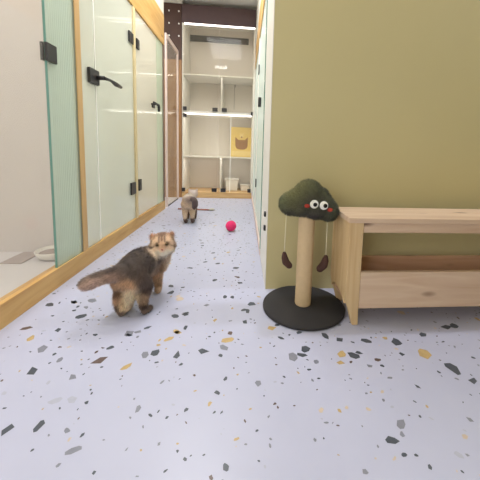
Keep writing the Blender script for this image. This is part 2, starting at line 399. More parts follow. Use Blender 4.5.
# right side of the corridor
tb = struct(MB().box(XR, XR+.004, YG-.001, 1.915, 0, 2.2, .002).build('trim_8', M['white']))
struct(MB().box(XR-.004, XR+.05, 1.93, YC, 0, .05, .002).build('trim_9', M['frame_metal']))
struct(MB().box(XR, XR+.045, 1.93, YC, 1.86, 2.16, .002).build('trim_10', M['golden_y']))
struct(MB().box(XR, XR+.05, YG+.12, 5.0, 2.16, ZC).build('wall_above_glass', M['wall_cream']))
struct(MB().box(XR+.002, XR+.04, 3.10, 3.15, .05, 1.86, .002).build('trim_11', M['white']))
XQ = XR+.012
w6 = struct(pane('window_6', 1.945, 2.47, M['side_glass'], XQ, .05, 1.86))
MB().box(XR-.004, XR+.012, 1.922, 1.944, .05, 1.86).build('glass_edge', M['glass_edge'], w6)
d4 = struct(pane('door_4', 2.475, 3.095, M['side_glass'], XQ, .056, 1.855))
struct(pane('window_7', 3.15, YC, M['side_glass'], XQ, .05, 1.86))
def rplate(name, y0, y1, z0, z1, parent, out=.014, x=XQ):
    return MB().box(x-out, x-.004, y0, y1, z0, z1, .002).build(name, M['black'], parent)
rplate('hinge', 3.02, 3.09, 1.49, 1.575, d4); rplate('hinge', 3.02, 3.09, .335, .42, d4)
rplate('latch', 1.95, 2.0, 1.06, 1.155, w6)
rplate('handle', 2.51, 2.56, 1.09, 1.165, d4, .03)
for z0, z1 in ((.372, .396), (.296, .322)):
    MB().box(XR-.012, XR-.001, 1.50, 1.53, z0, z1, .002).build('latch', M['black'], tb)

# ------------------------------------------------------------------ back of the corridor: glass-fronted cabinet
cab = thing('glass_cabinet', 'tall cream cat cabinet with glass doors, black clamps and lit shelves at the corridor end', 'cabinet', (-.38, YC, 0))
X0, X1, YB, ZT = -.896, XR-.006, 4.80, 2.56
X1c = X1
MB().box(X0, X0+.018, YC+.012, YB, .082, ZT).build('side_panel', M['white'], cab)
MB().box(X1c-.018, X1c, YC+.012, YB, .082, ZT).build('side_panel', M['white'], cab)
MB().box(X0, X1c, YC+.03, YB, ZT, ZT+.018).build('top_panel', M['white'], cab)
MB().box(X0, X1c, YB, YB+.015, .0, ZT).build('back_panel', M['cab_back'], cab)
MB().box(X0, X1c, YC-.004, YB, 0, .084, .002).build('base', M['golden_x'], cab)
for z, t in ((.588, .016), (1.216, .03), (1.738, .018)):
    MB().box(X0+.018, X1c-.018, YC+.014, YB, z, z+t).build('shelf', M['white'], cab)
MB().box(X0, X1c, YC-.002, YC+.03, 2.425, ZT+.1, .002).build('top_board', M['fascia'], cab)
MB().box(-.36, -.348, YC+.05, YB, 1.246, 1.738).build('divider', M['white'], cab)
MB().box(-.36, -.348, YC+.05, YB, .084, .588).build('divider', M['white'], cab)
MB().box(X0+.03, X1c-.01, YC+.006, YC+.03, 2.408, 2.424).build('led_strip', M['led'], cab)
MB().box(X0+.03, X1c-.03, YC+.02, YC+.04, 1.199, 1.215).build('led_strip', M['led'], cab)
def clamp(x, z, par, w=.036):
    MB().box(x-w, x+w, YC-.012, YC+.014, z-.026, z+.026, .003).build('clamp', M['black'], par)
xm = -.385
for (a, b, z0, z1, cl) in ((X0+.01, xm-.004, 1.252, 2.385, ((-.855, 1.275), (-.435, 1.275))), (xm+.004, X1c-.01, 1.252, 2.385, ((-.305, 1.275),)),
                           (X0+.01, xm-.004, .092, 1.195, ((-.855, 1.18), (-.875, .118), (-.435, .118))), (xm+.004, X1c-.01, .092, 1.195, ((-.305, .118), (.075, .118)))):
    d = MB().box(a, b, YC-.004, YC+.004, z0, z1).build('door', M['cab_glass'], cab)
    for x, z in cl: clamp(x, z, d, .024 if abs(x) > .8 or x > 0 else .036)
    if a > -.6 and z0 < 1: MB().box(-.212, -.204, YC-.0055, YC+.0055, z0, z1).build('glass_edge', M['glass_edge_white'], d)
clamp(.088, 1.24, cab, .014)
# small framed hatch on the upper back wall
hb = MB(); hb.box(-.19, -.182, YB-.012, YB, 1.36, 1.80).box(.10, .108, YB-.012, YB, 1.36, 1.80).box(-.19, .108, YB-.012, YB, 1.792, 1.80)
hb.box(-.18, -.165, YB-.03, YB-.012, 1.70, 1.75)
hb.build('hatch_frame', M['gasket'], cab)

vt = thing('vent_grille', 'long dark mesh vent strip high on the cabinet back wall', 'vent', (-.44, YB, 2.38))
MB().box(-.876, .022, YB-.008, YB-.001, 2.358, 2.452, .002).build('backing', M['black'], vt)
g = MB()
for k in range(44): g.box(-.870+k*.0202, -.870+k*.0202+.011, YB-.013, YB-.007, 2.365, 2.400)
for k in range(44): g.box(-.862+k*.0200, -.862+k*.0200+.011, YB-.013, YB-.007, 2.409, 2.445)
g.build('mesh_face', M['vent'], vt)

ps = thing('cat_face_poster', 'yellow poster with a brown cat head inside the lit cabinet', 'poster', (-.04, 4.72, .62))
MB().box(-.225, .112, 4.718, 4.722, .606, 1.075).build('sheet', M['poster_yellow'], ps)
MB().box(-.212, .098, 4.7165, 4.718, .624, .70).build('band', M['poster_mid'], ps)
cx, cz = -.055, .825; pts = []
for k in range(25):
    a = PI+PI*k/24; ex = .098
    pts.append((cx+ex*math.copysign(abs(math.cos(a))**.7, math.cos(a)), cz-.02+.082*-abs(math.sin(a))**.8))
pts += [(cx+.1, cz+.04), (cx+.1, cz+.095), (cx+.05, cz+.05), (cx-.05, cz+.05), (cx-.1, cz+.095), (cx-.1, cz+.04)]
MB().prism(pts, 'Y', 4.7155, 4.7172).build('cat_head', M['poster_brown'], ps)
b = MB(); b.prism([(cx+.03*math.cos(2*PI*k/20), .935+.036*math.sin(2*PI*k/20)) for k in range(20)], 'Y', 4.7155, 4.7172)
for s_ in (-1, 1): b.prism([(cx+s_*.022+.011*math.cos(2*PI*k/12), .970+.012*math.sin(2*PI*k/12)) for k in range(12)], 'Y', 4.7155, 4.7172)
b.build('small_bear', M['poster_mid'], ps)
b = MB(); b.prism([(cx+.014*math.cos(2*PI*k/12), .918+.013*math.sin(2*PI*k/12)) for k in range(12)], 'Y', 4.714, 4.7155); b.build('bear_nose', M['poster_brown'], ps)

t = thing('litter_box', 'tall white plastic litter box behind the cabinet glass, bigger of two', 'litter box', (-.18, 4.6, .085))
MB().prism([(-.275, .0851), (-.105, .0851), (-.09, .255), (-.29, .255)], 'Y', 4.5, 4.7, .008).build('tub', M['plastic'], t)
MB().box(-.298, -.082, 4.49, 4.71, .252, .266, .005).build('rim', M['plastic'], t)
t = thing('food_tray', 'low white plastic tray beside the taller litter box', 'tray', (.02, 4.6, .085))
MB().prism([(-.045, .0851), (.075, .0851), (.085, .165), (-.055, .165)], 'Y', 4.52, 4.68, .008).build('tub', M['plastic'], t)
MB().box(-.062, .091, 4.512, 4.688, .162, .174, .004).build('rim', M['plastic'], t)

# tall brown board left of the cabinet
pg = thing('brown_board', 'tall brown wooden board behind the framed glass screen, white screw dots on top', 'board', (-1.02, YC+.02, 0))
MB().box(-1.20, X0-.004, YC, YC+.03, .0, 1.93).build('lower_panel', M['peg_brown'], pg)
MB().box(-1.20, X0-.004, YC-.002, YC+.03, 1.93, 2.66).build('upper_panel', M['peg_dark'], pg)  # shade on the upper part of the board, put in as a darker colour
for x in (-1.065, -.935):
    for z in (2.24, 2.40, 2.56):
        MB().tube([(x, YC-.006, z), (x, YC-.002, z)], .011, 10).build('screw', M['white'], pg)
struct(MB().box(-1.20, -.898, YC+.035, YC+.06, 0, ZC).build('wall_behind_board', M['wall_cream']))

# ------------------------------------------------------------------ room behind the clear door
t = thing('cat_bed', 'round white bowl-shaped cat bed with grey inside, seen through the clear glass', 'cat bed', (-1.195, 1.90, 0))
MB().lathe([(.056, 0), (.076, .010), (.092, .038), (.096, .048), (.092, .052), (.087, .047), (.078, .033), (.04, .027), (.01, .027)], (-1.195, 1.90, 0)).build('shell', M['plastic'], t)
MB().lathe([(.066, .031), (.074, .036), (.06, .040), (.02, .040)], (-1.195, 1.90, 0)).build('cushion', M['bowl_in'], t)
m_ = MB().box(-1.43, -1.31, 1.79, 1.985, 0, .006, .002)  # thin grey slab standing in for a soft shadow on the floor
tag(m_.build('floor_mat', M['grey_mat']), 'flat grey mat on the pale floor beside the round cat bed', 'mat')

# ------------------------------------------------------------------ pine bench
bn = thing('pine_bench', 'pale knotty pine storage bench against the olive green wall', 'bench', (1.03, 1.27, 0))
BX0, BX1, BY0, BY1 = .432, 1.63, 1.112, 1.332
MB().box(BX0-.006, BX1+.006, BY0-.008, BY0+.115, .4415, .4635, .003).build('top_plank', M['pine_x'], bn)
MB().box(BX0-.006, BX1+.006, BY0+.116, BY1+.004, .4415, .4635, .003).build('top_plank', M['pine_x'], bn)
def leg(x0, sgn, y0, y1):
    w = .058
    pts = [(0, .4410), (w, .4410), (w+.001, .07), (w+.003, 0), (.036, 0), (.022, .05), (.006, .10), (0, .13)]
    return MB().prism([(x0+sgn*p[0], p[1]) for p in pts], 'Y', y0, y1, .002)
for x0, sg in ((BX0, 1), (BX1, -1)):
    leg(x0, sg, BY0, BY0+.022).build('leg', M['pine_z'], bn)
    leg(x0, sg, BY1-.022, BY1).build('leg', M['pine_z'], bn)
    a, b = sorted((x0+sg*.0005, x0+sg*.018))
    MB().prism([(BY0+.0225, .4405), (BY1-.0225, .4405), (BY1-.0225, .085), (BY1-.06, .118), (BY0+.085, .118), (BY0+.05, .108), (BY0+.0225, .085)], 'X', a, b, .002).build('end_panel', M['pine_z'], bn)
MB().box(BX0+.060, BX1-.060, BY0+.003, BY0+.021, .400, .4410, .002).build('rail', M['pine_x'], bn)
MB().box(BX0+.060, BX1-.060, BY0+.002, BY0+.021, .072, .231, .002).build('front_panel', M['pine_x'], bn)
MB().box(BX0+.060, BX1-.060, BY1-.020, BY1-.002, .072, .225, .002).build('back_panel', M['pine_dark'], bn)
MB().box(BX0+.060, BX1-.060, BY1-.020, BY1-.002, .400, .4410, .002).build('rail', M['pine_x'], bn)
MB().box(BX0+.0190, BX1-.0190, BY0+.0225, BY1-.0225, .078, .090).build('bottom_board', M['pine_dark'], bn)

# ------------------------------------------------------------------ soft things grown from overlapping balls
def grow(chains, voxel, smooth=4):
    bm = bmesh.new()
    def add(c, r):
        q = bmesh.ops.create_icosphere(bm, subdivisions=2, radius=1)
        for v in q['verts']: v.co = V((c[0]+v.co.x*r[0], c[1]+v.co.y*r[1], c[2]+v.co.z*r[2]))
    for ch in chains:
        if len(ch) == 1:
            c = ch[0]; r = c[3:]; r = r*3 if len(r) == 1 else r; add(c[:3], r); continue
        for a, b in zip(ch[:-1], ch[1:]):
            L = (V(a[:3])-V(b[:3])).length; n = max(1, int(L/(min(a[3], b[3])*.3)))
            for k in range(n+1):
                t = k/n; c = [a[i]*(1-t)+b[i]*t for i in range(4)]; add(c[:3], (c[3],)*3)
    me = bpy.data.meshes.new('tmp'); bm.to_mesh(me); bm.free()
    o = bpy.data.objects.new('tmp', me); COL.objects.link(o)
    md = o.modifiers.new('r', 'REMESH'); md.mode = 'VOXEL'; md.voxel_size = voxel; md.use_smooth_shade = True
    if smooth:
        m2 = o.modifiers.new('s', 'SMOOTH'); m2.factor = .5; m2.iterations = smooth
    dg = bpy.context.evaluated_depsgraph_get(); dg.update()
    ev = o.evaluated_get(dg).to_mesh()
    vs = np.empty(len(ev.vertices)*3); ev.vertices.foreach_get('co', vs); vs = vs.reshape(-1, 3)
    ns = np.empty(len(ev.vertices)*3); ev.vertices.foreach_get('normal', ns); ns = ns.reshape(-1, 3)
    fs = [tuple(p.vertices) for p in ev.polygons]
    bpy.data.objects.remove(o); bpy.data.meshes.remove(me)
    return vs, ns, fs

def shepard(anchors, power=4):
    P = np.array([a[0] for a in anchors], float); C = np.array([srgb(*a[1])[:3] for a in anchors]); W = np.array([a[2] if len(a) > 2 else 1. for a in anchors])
    def f(p):
        d = np.linalg.norm(p[:, None, :]-P[None], axis=2)+1e-4
        w = (W/d)**power; return (w@C)/w.sum(1, keepdims=True)
    return f

def furry(name, body, colour, mat, nb, length, width, comb, parent=None, spread=.35, jitter=.18):
    """body surface and its coat of short hairs as one mesh, coloured per vertex by the markings"""
    vs, ns, fs = body
    tri = []
    for f in fs:
        tri.append(f[:3])
        if len(f) == 4: tri.append((f[0], f[2], f[3]))
    tri = np.array(tri); A, B, C = vs[tri[:, 0]], vs[tri[:, 1]], vs[tri[:, 2]]
    ar = np.linalg.norm(np.cross(B-A, C-A), axis=1); idx = rng.choice(len(tri), nb, p=ar/ar.sum())
    u = rng.random((nb, 2)); fl = u.sum(1) > 1; u[fl] = 1-u[fl]
    root = A[idx]+u[:, :1]*(B-A)[idx]+u[:, 1:]*(C-A)[idx]
    n = ns[tri[idx]].mean(1); n /= np.linalg.norm(n, axis=1, keepdims=True)
    cb = comb(root); cb = cb-(cb*n).sum(1, keepdims=True)*n
    d = n*spread+cb+rng.normal(0, jitter, (nb, 3)); d /= np.linalg.norm(d, axis=1, keepdims=True)
    ln = (length(root) if callable(length) else np.full(nb, length))*rng.uniform(.5, 1.25, nb)
    side = np.cross(d, n); side /= np.linalg.norm(side, axis=1, keepdims=True)+1e-9
    w = width*rng.uniform(.7, 1.2, nb)[:, None]
    base = root-n*.0015
    mid = base+d*ln[:, None]*.55; tipp = base+d*ln[:, None]-n*ln[:, None]*.12
    v5 = np.stack([base-side*w, base+side*w, mid+side*w*.8, mid-side*w*.8, tipp], 1)
    k = len(vs); bl = v5.reshape(-1, 3); off = k+5*np.arange(nb)
    allv = np.concatenate([vs, bl]); alln = np.concatenate([ns, np.repeat(n, 5, 0)])
    gn = np.cross(v5[:, 1]-v5[:, 0], v5[:, 2]-v5[:, 0]); flip = (gn*n).sum(1) < 0
    faces = [tuple(int(i) for i in f) for f in fs]
    for o_, fp in zip(off.tolist(), flip.tolist()):
        q, t3 = (o_, o_+1, o_+2, o_+3), (o_+3, o_+2, o_+4)
        if fp: q, t3 = q[::-1], t3[::-1]
        faces.append(q); faces.append(t3)
    me = bpy.data.meshes.new(name); me.from_pydata(allv.tolist(), [], faces); me.update()
    cl = colour(allv)
    hair = np.repeat(colour(root)*rng.uniform(.62, 1.4, (nb, 1)), 5, 0)
    cl = np.concatenate([cl[:k], hair]); cl = np.clip(cl, 0, 1)
    ca = me.color_attributes.new('coat', 'FLOAT_COLOR', 'POINT')
    ca.data.foreach_set('color', np.concatenate([cl, np.ones((len(cl), 1))], 1).astype(np.float32).ravel())
    me.polygons.foreach_set('use_smooth', [True]*len(me.polygons))
    me.normals_split_custom_set_from_vertices([tuple(x) for x in (alln/np.linalg.norm(alln, axis=1, keepdims=True)).tolist()])
    return link(name, me, mat, parent)

# ------------------------------------------------------------------ cat tree with plush top
ct = thing('cat_tree', 'small cat tree with black disc base, rope post and round-eyed green plush top', 'cat tree', (.289, 1.262, 0))
MB().lathe([(.184, 0), (.189, .004), (.189, .012), (.185, .016), (.04, .0165), (.01, .0165)], (.289, 1.262, 0), 96).build('base', M['base_black'], ct)
pr = [(.034, .0166), (.0365, .02)]
nt = 58
for k in range(nt):
    z = .022+k*.0073; pr += [(.0358, z), (.0374, z+.0036)]
pr += [(.034, .445), (.02, .446)]
m_sis = plain('sisal_rope', (216, 190, 152), .85, noise_amt=.06, nscale=40, bump=.3)
MB().lathe(pr, (.286, 1.262, 0), 40).build('post', m_sis, ct)
pl_ch = [[(.240, 1.255, .522, .046, .056, .036)], [(.360, 1.25, .502, .038, .05, .032)], [(.278, 1.255, .568, .034, .045, .028)], [(.335, 1.255, .530, .044, .05, .036)], [(.212, 1.255, .490, .056, .058, .052)], [(.287, 1.255, .520, .070, .068, .080)], [(.332, 1.250, .496, .066, .066, .054)], [(.376, 1.240, .463, .045, .052, .046)],
         [(.25, 1.25, .478, .07, .066, .040)], [(.32, 1.25, .468, .08, .066, .042)], [(.242, 1.255, .505, .055, .06, .040)], [(.362, 1.25, .482, .047, .06, .040)]]
pb = grow(pl_ch, .005, 22)
def plcol(p):  # lit fuzz along the top left is put in as lighter yellow-green
    base = shepard([((.20, 1.25, .46), (98, 95, 82)), ((.30, 1.2, .49), (98, 96, 84)), ((.38, 1.22, .47), (98, 100, 84)), ((.2, 1.26, .54), (140, 138, 96)), ((.235, 1.27, .58), (138, 136, 94)),
                    ((.29, 1.26, .61), (118, 118, 84)), ((.36, 1.26, .57), (104, 106, 84)), ((.3, 1.2, .44), (90, 86, 82)), ((.16, 1.25, .5), (120, 124, 92)), ((.43, 1.25, .46), (104, 112, 84))], 3)(p)
    return base
plo = furry('plush_top', pb, plcol, M['plush'], 30000, .013, .0006, lambda r: np.tile(np.array([0, 0, -.1]), (len(r), 1)), ct, spread=1, jitter=.6)
def disc_at(name, c, r, n, mat, parent, th=.004, squash=1.0, tilt=0):
    n = V(n).normalized(); q = V((0, 0, 1)).rotation_difference(n).to_matrix()
    bm = bmesh.new(); bmesh.ops.create_uvsphere(bm, u_segments=24, v_segments=12, radius=1)
    for v in bm.verts: v.co = V(c)+q @ (Matrix.Rotation(tilt, 3, 'Z') @ V((v.co.x*r, v.co.y*r*squash, v.co.z*th)))
    for f in bm.faces: f.smooth = True
    m = bpy.data.meshes.new(name); bm.to_mesh(m); bm.free(); return link(name, m, mat, parent)
def on_surface(body, x, z, out=.003):
    vs, ns, fs = body
    d = np.hypot(vs[:, 0]-x, vs[:, 2]-z)+np.where(ns[:, 1] > 0, 9, 0); i = int(d.argmin())
    return V(vs[i])+V(ns[i])*out, V(ns[i])
for x, z, pxo in ((.2995, .504, .003), (.3375, .4985, .005)):
    p, n = on_surface(pb, x, z, .008); n = (n+V((-.15, -1.2, .2))).normalized()
    e = disc_at('eye', p, .0185, n, M['eye_white'], plo, .005)
    disc_at('pupil', p+n*.0045+V((pxo, 0, -.001)), .0088, n, M['pupil'], e, .0025)
for x, z in ((.268, .494), (.365, .477)):
    p, n = on_surface(pb, x, z, .0065); disc_at('cheek', p, .012, n, M['blush'], plo, .003, .7)
def dangle(x, zt, mirror, ztop, y=1.25, k=1.0, sgn=1):
    c = [V((x-sgn*.012, y, zt)), V((x-sgn*.010, y, zt-.018)), V((x-sgn*.004, y, zt-.038)), V((x+sgn*.012, y, zt-.055)), V((x+sgn*.018, y, zt-.060))]
    rr = [.010*k, .0150*k, .0175*k, .0155*k, .009*k]
    vs, ns, fs = grow([[(p.x, p.y, p.z, r) for p, r in zip(c, rr)]], .003, 2)
    me_ = bpy.data.meshes.new('hanging_toy'); me_.from_pydata(vs.tolist(), [], fs); me_.polygons.foreach_set('use_smooth', [True]*len(me_.polygons))
    b = link('hanging_toy', me_, M['brown_felt'], ct)
    MB().tube([(x-sgn*.012, y, zt+.004), (x-sgn*.010, y, ztop)], .0019, 6).build('cord', M['cord'], b)
dangle(.200, .262, 0, .452)
dangle(.368, .246, 0, .425, k=1.1, sgn=-1)

# ------------------------------------------------------------------ ball, wand
by = thing('toy_ball', 'bright pink yarn ball on the terrazzo floor', 'toy ball', (-.106, 2.53, 0))
bb = MB().ball((-.106, 2.53, .047), .045, sub=4)
bb.build('ball', M['yarn'], by)
yb_ = MB()
for k in range(9):
    ax = V((random.uniform(-1, 1), random.uniform(-1, 1), random.uniform(-1, 1))).normalized(); a = ax.orthogonal().normalized(); b = ax.cross(a)
    pts = [V((-.106, 2.53, .047))+.0452*(math.cos(2*PI*i/28)*a+math.sin(2*PI*i/28)*b) for i in range(29)]
    yb_.tube(pts, .0022, 6, False)
yb_.build('strand', M['yarn'], by)
wd = thing('toy_wand', 'thin red-brown cat toy wand lying on the floor behind the small cat', 'cat toy', (-.55, 3.41, 0))
MB().tube([(-.76, 3.42, .010), (-.40, 3.385, .010)], .0085, 10).build('stick', M['stick'], wd)
f_ = MB().tube([(-.40, 3.385, .010), (-.38, 3.383, .014), (-.355, 3.38, .016), (-.335, 3.378, .012)], [.008, .014, .015, .006], 10); f_.build('feather_tip', M['feather'], wd)

# ------------------------------------------------------------------ cats
def cat_face(root, body, c, F, Rr, U, s, eye_mat):
    """eyes, pupils, nose and whisker pads set on the head surface"""
    vs, ns, fs = body
    def surf(a, b, out):
        q = V(c)+Rr*a+U*b; rel = vs-np.array(q); along = rel@np.array(F); lat = np.linalg.norm(rel-along[:, None]*np.array(F)[None], axis=1)
        i = int(np.where(along > 0, lat-along*.15, 9).argmin()); along_i = float(along[i]); return q+F*(along_i+out)
    for sx in (-1, 1):
        p = surf(sx*.0205*s, .004*s, .003); n = (F+Rr*sx*.25).normalized()
        e = disc_at('eye', p, .0076*s, n, eye_mat, root, .0025, .6)
        disc_at('pupil', p+n*.0028, .0035*s, n, M['pupil'], e, .0012, 1.2)
    p = surf(0, -.018*s, .003); disc_at('nose', p, .0048*s, F, M['nose'], root, .003, .7)

def comb_from(chain):
    P = np.array([c[0] for c in chain], float); D = np.array([c[1] for c in chain], float); D /= np.linalg.norm(D, axis=1, keepdims=True)
    def f(p):
        d = np.linalg.norm(p[:, None]-P[None], axis=2)+1e-4; w = d**-3; return (w@D)/w.sum(1, keepdims=True)
    return f

# large cat, seen from behind, looking back over its shoulder
hc = V((-.384, 1.400, .254)); F = V((.20, -1.0, .16)).normalized(); U0 = V((-.10, .16, 1)); Rr = F.cross(U0).normalized(); U = Rr.cross(F).normalized()
def H(a, b, f, r): p = hc+Rr*a+U*b+F*f; return (p.x, p.y, p.z, r)
def HE(a, b, f, rx, ry, rz): p = hc+Rr*a+U*b+F*f; return (p.x, p.y, p.z, rx, ry, rz)
body1 = [
    [(-.478, 1.245, .180, .066), (-.466, 1.30, .190, .068), (-.452, 1.355, .192, .062), (-.432, 1.395, .195, .055), (-.408, 1.412, .212, .046), (hc.x, hc.y+.01, hc.z-.01, .044)],
    [(-.470, 1.30, .165, .060), (-.450, 1.37, .160, .058), (-.432, 1.42, .165, .046)],
    [(-.505, 1.240, .155, .050), (-.514, 1.265, .110, .040), (-.513, 1.225, .072, .029), (-.509, 1.212, .04, .021), (-.505, 1.215, .019, .018), (-.502, 1.245, .015, .015)],
    [(-.450, 1.240, .155, .048), (-.428, 1.268, .108, .038), (-.423, 1.236, .070, .024), (-.417, 1.222, .04, .0175), (-.413, 1.226, .017, .016), (-.400, 1.252, .014, .014)],
    [(-.425, 1.41, .165, .042), (-.418, 1.425, .11, .029), (-.417, 1.43, .055, .0215), (-.415, 1.430, .021, .0195), (-.412, 1.412, .017, .0175)],
    [(-.465, 1.40, .165, .040), (-.470, 1.42, .10, .028), (-.472, 1.425, .05, .021), (-.472, 1.42, .020, .019), (-.470, 1.402, .017, .017)],
    [(-.490, 1.215, .196, .040), (-.520, 1.195, .194, .032), (-.560, 1.185, .187, .0275), (-.585, 1.182, .178, .028), (-.608, 1.180, .168, .029), (-.622, 1.180, .162, .027)],
    [HE(0, -.002, 0, .059, .050, .050)], [HE(0, .014, -.006, .050, .046, .040)], [(-.468, 1.25, .135, .042), (-.476, 1.24, .10, .034), (-.484, 1.232, .065, .027), (-.488, 1.23, .035, .022)],
    [HE(-.023, -.020, .012, .030, .030, .028)], [HE(.023, -.020, .012, .030, .030, .028)], [HE(0, -.022, .030, .022, .020, .018)], [HE(0, -.036, .016, .030, .024, .020)],
    [H(-.034, .028, .002, .016), H(-.044, .046, .004, .008), H(-.0475, .055, .004, .0035)],
    [H(.034, .028, .002, .016), H(.044, .046, .004, .008), H(.0475, .055, .004, .0035)],
    [H(0, -.03, -.005, .036), (-.398, 1.435, .165, .040), (-.405, 1.425, .14, .038)],
]
g1 = grow(body1, .0038, 3)
ears_h = lambda a, b, f: tuple(hc+Rr*a+U*b+F*f)
DK, MD, GD, CR, TN, RS = (96, 86, 82), (126, 108, 96), (190, 150, 112), (222, 200, 170), (204, 166, 130), (186, 158, 144)
anch = [((-.43, 1.365, .25), DK), ((-.47, 1.20, .08), (226, 206, 176)), ((-.475, 1.20, .05), (222, 198, 166)),((-.478, 1.22, .235), DK), ((-.45, 1.20, .22), (100, 88, 82)), ((-.465, 1.30, .265), DK), ((-.45, 1.36, .265), (92, 80, 74)), ((-.435, 1.41, .255), (98, 86, 78)), ((-.40, 1.30, .20), (100, 88, 82)), ((-.395, 1.36, .20), (104, 90, 82)),
        ((-.405, 1.28, .24), DK), ((-.52, 1.30, .24), MD), ((-.54, 1.25, .20), (128, 104, 88)),
        ((-.41, 1.225, .16), (108, 92, 84)), ((-.40, 1.24, .11), (104, 86, 78)), ((-.405, 1.215, .07), (140, 116, 96)), ((-.41, 1.20, .045), (92, 76, 70)), ((-.41, 1.215, .015), (104, 86, 74)), ((-.40, 1.27, .016), (86, 72, 66)),
        ((-.475, 1.185, .14), (196, 156, 122)), ((-.47, 1.19, .10), CR), ((-.47, 1.22, .06), CR), ((-.54, 1.21, .14), (176, 140, 110)), ((-.53, 1.20, .10), (128, 100, 82)), ((-.525, 1.195, .075), (170, 136, 108)), ((-.525, 1.19, .05), (100, 82, 72)), ((-.51, 1.19, .02), (116, 96, 84)), ((-.49, 1.195, .05), (214, 186, 150)),
        ((-.40, 1.38, .14), (150, 122, 100)), ((-.38, 1.43, .15), (214, 190, 162)), ((-.375, 1.43, .185), (216, 190, 160)), ((-.395, 1.42, .10), TN), ((-.40, 1.41, .05), (176, 142, 112)), ((-.41, 1.40, .015), (190, 160, 132)), ((-.42, 1.34, .11), (170, 142, 118)), ((-.47, 1.41, .05), TN),
        # tail: dark above, rosy tan beneath
        ((-.53, 1.185, .228), (86, 74, 70)), ((-.58, 1.17, .214), (92, 80, 74)), ((-.64, 1.17, .192), (104, 90, 82)), ((-.65, 1.17, .175), (130, 110, 100)),
        ((-.52, 1.155, .185), (158, 132, 118)), ((-.57, 1.15, .172), RS), ((-.62, 1.15, .155), RS), ((-.64, 1.155, .145), (206, 184, 170)), ((-.56, 1.17, .158), (204, 176, 152)),
        # head
        (ears_h(0, .05, .01), (120, 92, 74)), (ears_h(0, .03, .045), (150, 114, 88)), (ears_h(-.012, .028, .045), (200, 168, 140)), (ears_h(.012, .028, .045), (200, 168, 140)), (ears_h(-.03, .03, .03), (204, 172, 142)), (ears_h(.03, .03, .03), (204, 172, 142)),
        (ears_h(-.045, .005, .02), (206, 176, 150)), (ears_h(.045, .005, .02), (208, 180, 154)), (ears_h(-.04, -.018, .03), (224, 192, 160)), (ears_h(.04, -.018, .03), (226, 198, 168)), (ears_h(0, 0, .05), (198, 162, 132)),
        (ears_h(-.010, .012, .05), (214, 176, 142), .7), (ears_h(.010, .012, .05), (214, 176, 142), .7),
        (ears_h(0, -.022, .055), (222, 184, 156)), (ears_h(0, -.042, .045), (238, 218, 196)), (ears_h(-.022, -.034, .04), (236, 214, 190)), (ears_h(.022, -.034, .04), (236, 214, 190)),
        (ears_h(-.045, .055, 0), (168, 124, 98)), (ears_h(.045, .055, 0), (168, 124, 98)), (ears_h(0, .02, -.05), (104, 90, 82)), (ears_h(-.05, .0, -.02), (150, 122, 102)),
        (ears_h(-.0225, .010, .046), (92, 74, 62), .55), (ears_h(.0225, .010, .046), (92, 74, 62), .55), (ears_h(-.052, -.006, .02), (150, 116, 92), .6), (ears_h(.052, -.006, .02), (150, 116, 92), .6),
        (ears_h(-.009, .034, .042), (100, 80, 68), .6), (ears_h(.009, .034, .042), (100, 80, 68), .6), (ears_h(-.020, .036, .038), (128, 98, 76), .45), (ears_h(.020, .036, .038), (128, 98, 76), .45)]
comb1 = comb_from([((-.46, 1.35, .2), (0, -1, -.3)), ((-.47, 1.25, .2), (0, -1, -.7)), ((-.51, 1.22, .1), (0, -.3, -1)), ((-.42, 1.22, .1), (0, -.3, -1)), ((-.42, 1.42, .1), (0, 0, -1)), ((-.40, 1.42, .16), (0, 0, -1)),
                   ((-.54, 1.19, .19), (-1, 0, -.3)), ((-.62, 1.18, .17), (-1, 0, -.4)), ((-.68, 1.18, .15), (-1, 0, -.5)),
                   (ears_h(0, 0, .05), tuple(-F*.3+U*.2)), (ears_h(0, .05, .0), tuple(-F+U*.2)), (ears_h(-.05, 0, 0), tuple(-Rr-U*.6)), (ears_h(.05, 0, 0), tuple(Rr-U*.6)), (ears_h(0, -.04, .04), tuple(-U))])
def len1(p):
    d = np.linalg.norm(p-np.array(hc+F*.045), axis=1); l = np.where(d < .055, .006, .016)
    l = np.where(p[:, 2] < .04, .007, l); return l
base1 = shepard(anch, 5)
